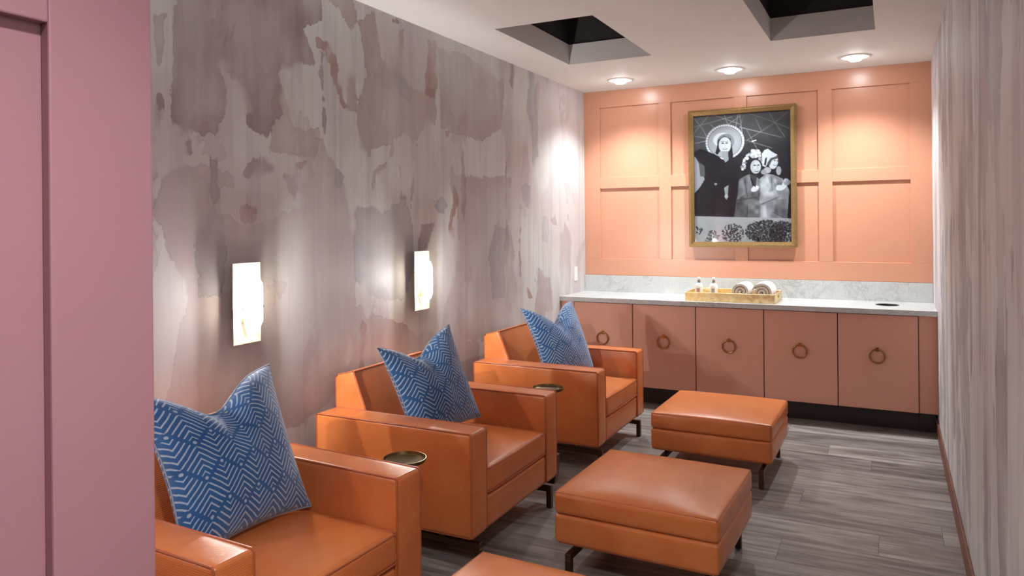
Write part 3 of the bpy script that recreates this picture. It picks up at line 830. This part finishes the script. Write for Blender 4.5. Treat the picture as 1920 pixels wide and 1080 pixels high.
# ------------------------------------------------------------------ framed photograph
FX0, FX1, FZ0, FZ1 = -1.651, -0.720, 1.350, 2.594
FW = 0.047
pf = thing('framed_picture', 'large gold framed black and white photograph of smiling women in hats', 'picture', ((FX0 + FX1) / 2, YB, FZ0))
w2, hh2 = (FX1 - FX0) / 2, FZ1 - FZ0
prof = [(0.0, -0.0015), (0.0, -0.036), (0.006, -0.041), (0.018, -0.041), (0.040, -0.034), (FW, -0.032), (FW, -0.010)]
bm = new_bm(); rings = []
for ins, dep in prof:
    rings.append([bm.verts.new(p) for p in ((-w2 + ins, dep, ins), (w2 - ins, dep, ins), (w2 - ins, dep, hh2 - ins), (-w2 + ins, dep, hh2 - ins))])
for A, B in zip(rings, rings[1:]):
    for i in range(4): bm.faces.new((A[i], A[(i + 1) % 4], B[(i + 1) % 4], B[i]))
bmesh.ops.recalc_face_normals(bm, faces=bm.faces[:])
obj('frame', bm, M_FRAME, pf)
obj('glass_pane', box(-w2 + FW - 0.002, w2 - FW + 0.002, -0.022, -0.020, FW - 0.002, hh2 - FW + 0.002), M_GLASS, pf)

PW, PH = 230, 318
def draw_print():
    """Paint the monochrome scene as grey values; drawing units: 615 wide, 830 high, y down."""
    SSX, SSY = PW + 1, PH + 1
    X, Y = np.meshgrid(np.linspace(0, 615, SSX), np.linspace(0, 830, SSY))
    r0 = np.random.RandomState(3)
    def smooth_noise(nx, ny):
        g = r0.rand(ny + 2, nx + 2); xx = X / 615 * nx; yy = Y / 830 * ny
        i, j = xx.astype(int), yy.astype(int); fx, fy = xx - i, yy - j
        fx, fy = fx * fx * (3 - 2 * fx), fy * fy * (3 - 2 * fy)
        return (g[j, i] * (1 - fx) + g[j, i + 1] * fx) * (1 - fy) + (g[j + 1, i] * (1 - fx) + g[j + 1, i + 1] * fx) * fy
    I = np.interp(Y, [0, 120, 260, 420, 830], [0.36, 0.27, 0.13, 0.08, 0.07]) + np.clip(0.18 - X / 1600, 0, 1) * (Y < 280) * 0.7
    I += (smooth_noise(9, 12) - 0.5) * 0.06 + (smooth_noise(60, 80) - 0.5) * 0.05
    def cov(d, w=1.6): return np.clip(0.5 + d / w, 0, 1)
    def blend(m, v):
        nonlocal I
        I = I * (1 - m) + v * m
    def line(x0, y0, x1, y1, w, v, a=1.0):
        dx, dy = x1 - x0, y1 - y0; L = math.hypot(dx, dy)
        tt = np.clip(((X - x0) * dx + (Y - y0) * dy) / L ** 2, 0, 1)
        blend(cov(w / 2 - np.hypot(X - x0 - tt * dx, Y - y0 - tt * dy), 3.0) * a, v)
    def ell(cx, cy, rx, ry, v, a=1.0, rot=0.0):
        cs, sn = math.cos(rot), math.sin(rot); xx = (X - cx) * cs + (Y - cy) * sn; yy = -(X - cx) * sn + (Y - cy) * cs
        blend(cov((1 - np.hypot(xx / rx, yy / ry)) * min(rx, ry), 3.0) * a, v)
    def poly(pts, v, a=1.0, w=3.0): blend(cov(seg_dist(X, Y, pts), w) * a, v)
    # roof trusses
    for q in [(0, 10, 60, 90), (60, 90, 110, 190), (100, 0, 0, 110), (0, 70, 250, 20), (130, 0, 300, 70), (300, 20, 160, 110), (200, 0, 245, 130), (290, 0, 270, 120), (300, 0, 315, 130),
              (330, 0, 285, 150), (360, 5, 520, 75), (520, 75, 340, 180), (520, 75, 600, 10), (520, 75, 580, 170), (480, 0, 520, 75), (520, 75, 615, 120), (300, 90, 430, 130), (340, 100, 385, 190), (430, 130, 560, 170),
              (0, 130, 90, 150), (0, 180, 100, 165), (350, 180, 500, 235), (110, 60, 150, 100), (400, 40, 440, 135), (385, 190, 420, 260)]:
        line(*q, 5, 0.66 if q[0] < 330 else 0.50, 0.85)
    line(378, 186, 402, 180, 6, 0.95)  # not a truss: reflection in the glass, painted into the print
    ell(30, 330, 60, 40, 0.30, 0.5)
    poly([(0, 250), (30, 310), (70, 420), (60, 470), (0, 560)], 0.62)
    poly([(30, 310), (70, 330), (72, 400), (40, 400)], 0.35)
    # tall woman: brim with fringe, crown, hair, face
    ell(203, 180, 126, 114, 0.86)
    ang = np.arctan2(Y - 180, X - 203); rad = np.hypot((X - 203) / 126, (Y - 180) / 114)
    blend(((rad > 0.86) & (rad < 1.02) & (np.sin(ang * 44) > 0.25)).astype(float) * 0.35, 0.35)
    blend(cov(0.018 - abs(rad - 0.865), 0.02) * 0.75, 0.15)
    ell(203, 180, 106, 95, 0.60); ell(195, 182, 100, 88, 0.66, 0.6)
    ell(185, 165, 58, 46, 0.80); ell(208, 180, 56, 52, 0.50)
    poly([(150, 220), (160, 165), (200, 140), (240, 160), (252, 230), (256, 290), (230, 300), (215, 240), (170, 240), (155, 262), (140, 250)], 0.10)
    ell(203, 200, 40, 52, 0.74); ell(214, 205, 28, 44, 0.80, 0.6)
    poly([(182, 240), (224, 240), (226, 300), (205, 315), (186, 275)], 0.58)
    for ex in (190, 216): ell(ex, 188, 8, 4, 0.18); line(ex - 9, 178, ex + 9, 176, 3, 0.3)
    line(203, 190, 206, 212, 3, 0.60); ell(204, 225, 14, 5.5, 0.25); ell(204, 223.5, 10, 2.6, 0.95)
    # dark coat
    poly([(0, 240), (40, 215), (110, 245), (165, 275), (190, 300), (206, 318), (235, 298), (275, 310), (288, 350), (290, 500), (258, 660), (0, 662), (0, 510), (38, 470), (75, 410), (68, 330), (0, 262)], 0.045)
    blend((smooth_noise(45, 60) > 0.68) * (seg_dist(X, Y, [(20, 480), (80, 420), (250, 440), (240, 650), (0, 655), (0, 520)]) > 0) * 0.14, 0.12)
    ell(141, 452, 9, 8, 0.70); ell(141, 452, 4, 3.5, 0.2)
    line(130, 385, 220, 372, 3, 0.22)
    poly([(195, 478), (225, 460), (220, 520), (212, 560), (205, 545)], 0.6); ell(210, 535, 12, 14, 0.7)
    # flower bonnet woman
    poly([(315, 400), (315, 330), (345, 275), (400, 270), (435, 310), (430, 380), (415, 400), (345, 410)], 0.09)
    for k in range(46):
        th = math.pi * (0.93 + 0.98 * k / 45); rx = 62 + r0.uniform(-11, 11)
        ell(382 + rx * math.cos(th), 345 + rx * 1.15 * math.sin(th), 8, 8, r0.uniform(0.5, 0.92))
    for k in range(26): ell(405 + r0.uniform(-32, 24), 262 + r0.uniform(-18, 24), 9, 9, r0.uniform(0.55, 0.95))
    ell(398, 350, 33, 44, 0.70); ell(407, 352, 24, 38, 0.80, 0.6)
    for ex in (392, 415): ell(ex, 340, 7, 3.5, 0.18)
    line(406, 344, 410, 362, 3, 0.55); ell(406, 376, 13, 6, 0.22); ell(406, 374, 10, 3, 0.96)
    poly([(290, 430), (330, 405), (360, 395), (410, 420), (450, 460), (455, 690), (255, 690), (275, 560), (285, 500)], 0.42)
    poly([(360, 400), (405, 405), (398, 470), (375, 470)], 0.24)
    poly([(292, 440), (320, 430), (330, 520), (300, 545), (280, 560)], 0.52); line(330, 430, 345, 540, 4, 0.25); line(275, 560, 400, 545, 10, 0.30)
    poly([(345, 600), (380, 560), (420, 565), (430, 690), (340, 690)], 0.48); line(345, 600, 340, 690, 4, 0.2)
    ell(393, 490, 27, 17, 0.80, 1, -0.5); line(380, 455, 395, 475, 7, 0.10)
    poly([(365, 425), (375, 425), (390, 465), (380, 470)], 0.08)
    # white hat woman
    poly([(440, 300), (435, 270), (455, 245), (475, 238), (500, 258), (535, 280), (500, 300), (475, 330), (460, 355), (440, 345)], 0.80)
    poly([(458, 300), (470, 290), (462, 345), (450, 340)], 0.12)
    ell(508, 325, 29, 44, 0.78, 1, 0.15); poly([(470, 330), (490, 300), (535, 285), (540, 300), (500, 312), (482, 350)], 0.30)
    ell(517, 315, 6, 3, 0.2); ell(533, 318, 4, 3, 0.2); ell(520, 343, 12, 4.5, 0.3); ell(520, 342, 9, 2.4, 0.95)
    ell(470, 375, 24, 20, 0.68); ell(540, 380, 16, 28, 0.62); ell(448, 385, 18, 16, 0.6)
    poly([(420, 430), (460, 395), (510, 405), (560, 430), (590, 470), (605, 510), (600, 640), (585, 700), (420, 700), (425, 560)], 0.55)
    poly([(430, 430), (468, 410), (490, 470), (470, 540), (425, 555)], 0.66); line(495, 420, 505, 560, 4, 0.36)
    poly([(420, 540), (520, 500), (540, 540), (470, 580), (420, 580)], 0.62); line(430, 590, 540, 545, 4, 0.3)
    poly([(520, 560), (590, 560), (604, 640), (585, 690), (510, 640)], 0.46); line(500, 640, 590, 690, 3, 0.25)
    ell(555, 482, 34, 22, 0.84, 1, -0.4); ell(590, 455, 22, 18, 0.6); ell(585, 440, 14, 10, 0.7)
    poly([(520, 420), (565, 430), (560, 470), (530, 470)], 0.44)
    poly([(425, 600), (460, 595), (470, 695), (425, 695)], 0.66)
    poly([(600, 540), (615, 500), (615, 690), (590, 690)], 0.10)
    body_ = (X > 255) & (Y > 400) & (Y < 700)
    I = np.clip(I + body_ * (I > 0.3) * ((smooth_noise(26, 30) - 0.5) * 0.22 + (smooth_noise(9, 9) - 0.5) * 0.2), 0, 1)
    # ledge and shrubs
    poly([(-5, 660), (620, 682), (620, 840), (-5, 840)], 0.70)
    for (cx, cy, rx, ry, n_) in [(250, 775, 72, 62, 210), (460, 765, 130, 72, 900), (560, 770, 85, 72, 560), (120, 790, 40, 34, 50), (25, 755, 26, 26, 26), (90, 815, 30, 16, 20)]:
        for _ in range(n_):
            a_, q_ = r0.uniform(0, 6.28), math.sqrt(r0.rand())
            ell(cx + rx * q_ * math.cos(a_), cy + ry * q_ * math.sin(a_), r0.uniform(3, 7.5), r0.uniform(2, 4.5), r0.choice([0.05, 0.08, 0.12, 0.2, 0.33]), 0.85, r0.uniform(0, 3))
    for _ in range(150): ell(r0.uniform(330, 612), r0.uniform(690, 820), 3.4, 2.2, r0.uniform(0.3, 0.7), 0.8, r0.uniform(0, 3))
    return np.clip(I, 0.02, 1)
G = draw_print()
lin_v = np.where(G <= 0.04045, G / 12.92, ((G + 0.055) / 1.055) ** 2.4)
px_w, px_h = FX1 - FX0 - 2 * FW, FZ1 - FZ0 - 2 * FW
pme = bpy.data.meshes.new('print')
uu, vv = np.meshgrid(np.linspace(-px_w / 2, px_w / 2, PW + 1), np.linspace(FW + px_h, FW, PH + 1))
pco = np.stack([uu.ravel(), np.full(uu.size, -0.012), vv.ravel()], 1)
ii, jj = np.meshgrid(np.arange(PH), np.arange(PW), indexing='ij'); a = (ii * (PW + 1) + jj).ravel()
pme.from_pydata(pco.tolist(), [], np.stack([a, a + PW + 1, a + PW + 2, a + 1], 1).tolist())
at = pme.attributes.new('Col', 'FLOAT_COLOR', 'POINT'); arr = np.ones((uu.size, 4), np.float32)
lin_v = lin_v ** 1.1 * 0.72
arr[:, 0] = lin_v.ravel() * 0.90; arr[:, 1] = lin_v.ravel(); arr[:, 2] = lin_v.ravel() * 1.08 + 0.003
at.data.foreach_set('color', arr.ravel()); pme.materials.append(M_PRINT)
po = bpy.data.objects.new('print', pme); COL.objects.link(po); po.parent = pf

# ------------------------------------------------------------------ things on the counter
TZ = 0.9143
ty0, ty1, tx0, tx1, th = 6.302, 6.735, -1.560, -0.836, 0.074
st = thing('serving_tray', 'long gold leaf serving tray on the worktop under the picture', 'tray', ((tx0 + tx1) / 2, (ty0 + ty1) / 2, TZ))
tw, td = (tx1 - tx0) / 2, (ty1 - ty0) / 2
obj('tray_base', box(-tw, tw, -td, td, 0, 0.008, 0.001, 1), M_GOLD, st)
for y in (-td, td - 0.009): obj('tray_side', box(-tw, tw, y, y + 0.009, 0.008, th, 0.001, 1), M_GOLD, st)
for x in (-tw, tw - 0.009):
    eb = new_bm(); z0, z1, s0, s1 = 0.008, th, 0.030, 0.052
    add_box(eb, x, x + 0.009, -td + 0.009, -0.05, z0, z1); add_box(eb, x, x + 0.009, 0.05, td - 0.009, z0, z1)
    add_box(eb, x, x + 0.009, -0.05, 0.05, z0, s0); add_box(eb, x, x + 0.009, -0.05, 0.05, s1, z1)
    obj('tray_end', eb, M_GOLD, st)

def make_towel(label, x, y0, R, turns, start):
    Lh = 0.29; n = int(turns * 30); tk = R / (turns + 0.35) * 0.90
    out, inn = [], []
    for k in range(n + 1):
        q = k / n; a = start + turns * 2 * math.pi * q; r = 0.010 + (R - 0.010) * q
        out.append((r * math.cos(a), r * math.sin(a))); ri = max(0.003, r - tk * (0.85 if q < 0.97 else 0.5))
        inn.append((ri * math.cos(a), ri * math.sin(a)))
    bm = new_bm(); m_ = 6
    rows = []
    for j in range(m_ + 1):
        yy = Lh * j / m_; bulge = 1 + 0.03 * math.sin(math.pi * j / m_)
        rows.append(([bm.verts.new((p[0] * bulge, yy, p[1] * bulge)) for p in out], [bm.verts.new((p[0] * bulge, yy, p[1] * bulge)) for p in inn]))
    for (o0, i0), (o1, i1) in zip(rows, rows[1:]):
        for k in range(n):
            bm.faces.new((o0[k], o0[k + 1], o1[k + 1], o1[k])); bm.faces.new((i0[k], i1[k], i1[k + 1], i0[k + 1]))
        bm.faces.new((o0[n], i0[n], i1[n], o1[n])); bm.faces.new((o0[0], o1[0], i1[0], i0[0]))
    for (o0, i0) in (rows[0], rows[-1]):
        for k in range(n): bm.faces.new((o0[k], i0[k], i0[k + 1], o0[k + 1]))
    bmesh.ops.recalc_face_normals(bm, faces=bm.faces[:])
    zmin = min(v.co.z for v in bm.verts); bm.transform(Matrix.Translation((0, 0, -zmin)))
    o = obj('rolled_towel', bm, M_TOWEL, None, True, 50); o.location = (x, y0, TZ + 0.0085)
    return tag(o, label, 'towel', 'rolled white towels in the tray')
make_towel('smaller rolled white towel in the gold tray, beside the bottles', -1.108, 6.345, 0.079, 2.6, 0.6)
make_towel('larger rolled white towel at the right end of the gold tray', -0.939, 6.345, 0.086, 3.1, 2.2)

def make_bottle(label, x, y):
    t = thing('soap_bottle', label, 'bottle', (x, y, TZ + 0.0085), 0, 'white pump bottles in the tray')
    obj('body', lathe([(0.0, 0.0), (0.031, 0.0), (0.034, 0.004), (0.034, 0.104), (0.031, 0.118), (0.020, 0.130), (0.012, 0.134), (0.0, 0.134)], 24), M_WHITE, t, True)
    obj('collar', lathe([(0.0, 0.134), (0.0135, 0.134), (0.0135, 0.156), (0.011, 0.160), (0.0, 0.160)], 18), M_CHROME, t, True)
    pb = new_bm(); add_lathe(pb, [(0.0, 0.160), (0.006, 0.160), (0.006, 0.168), (0.013, 0.170), (0.013, 0.182), (0.009, 0.185), (0.0, 0.185)], 16); add_box(pb, -0.006, 0.006, -0.036, -0.008, 0.172, 0.181, 0.002, 1)
    obj('pump', pb, M_WHITE, t, True)
    lb = new_bm()
    pts = [(0.0343 * math.sin(q), -0.0343 * math.cos(q)) for q in np.linspace(-0.42, 0.42, 9)]
    for (xa, ya), (xb, yb) in zip(pts, pts[1:]): lb.faces.new([lb.verts.new(p) for p in ((xa, ya, 0.052), (xb, yb, 0.052), (xb, yb, 0.090), (xa, ya, 0.090))])
    obj('label', lb, simple('bottle_label_' + ('rose' if x < -1.4 else 'grey'), srgb(196, 158, 150) if x < -1.4 else srgb(170, 172, 178), 0.6), t, True)
    return t
make_bottle('white pump bottle with a rose label, left one in the gold tray', -1.474, 6.45)
make_bottle('white pump bottle with a grey label, right one in the gold tray', -1.350, 6.45)

# ------------------------------------------------------------------ switch plate
sw = thing('light_switch', 'white switch plate on the left wall beside the counter end', 'switch', (XL, 6.62, 1.095))
obj('plate', box(0.0005, 0.006, -0.040, 0.040, -0.066, 0.066, 0.002, 2), M_WHITE, sw)
obj('rocker', box(0.006, 0.010, -0.017, 0.017, -0.034, 0.034, 0.0015, 1), M_WHITE, sw)
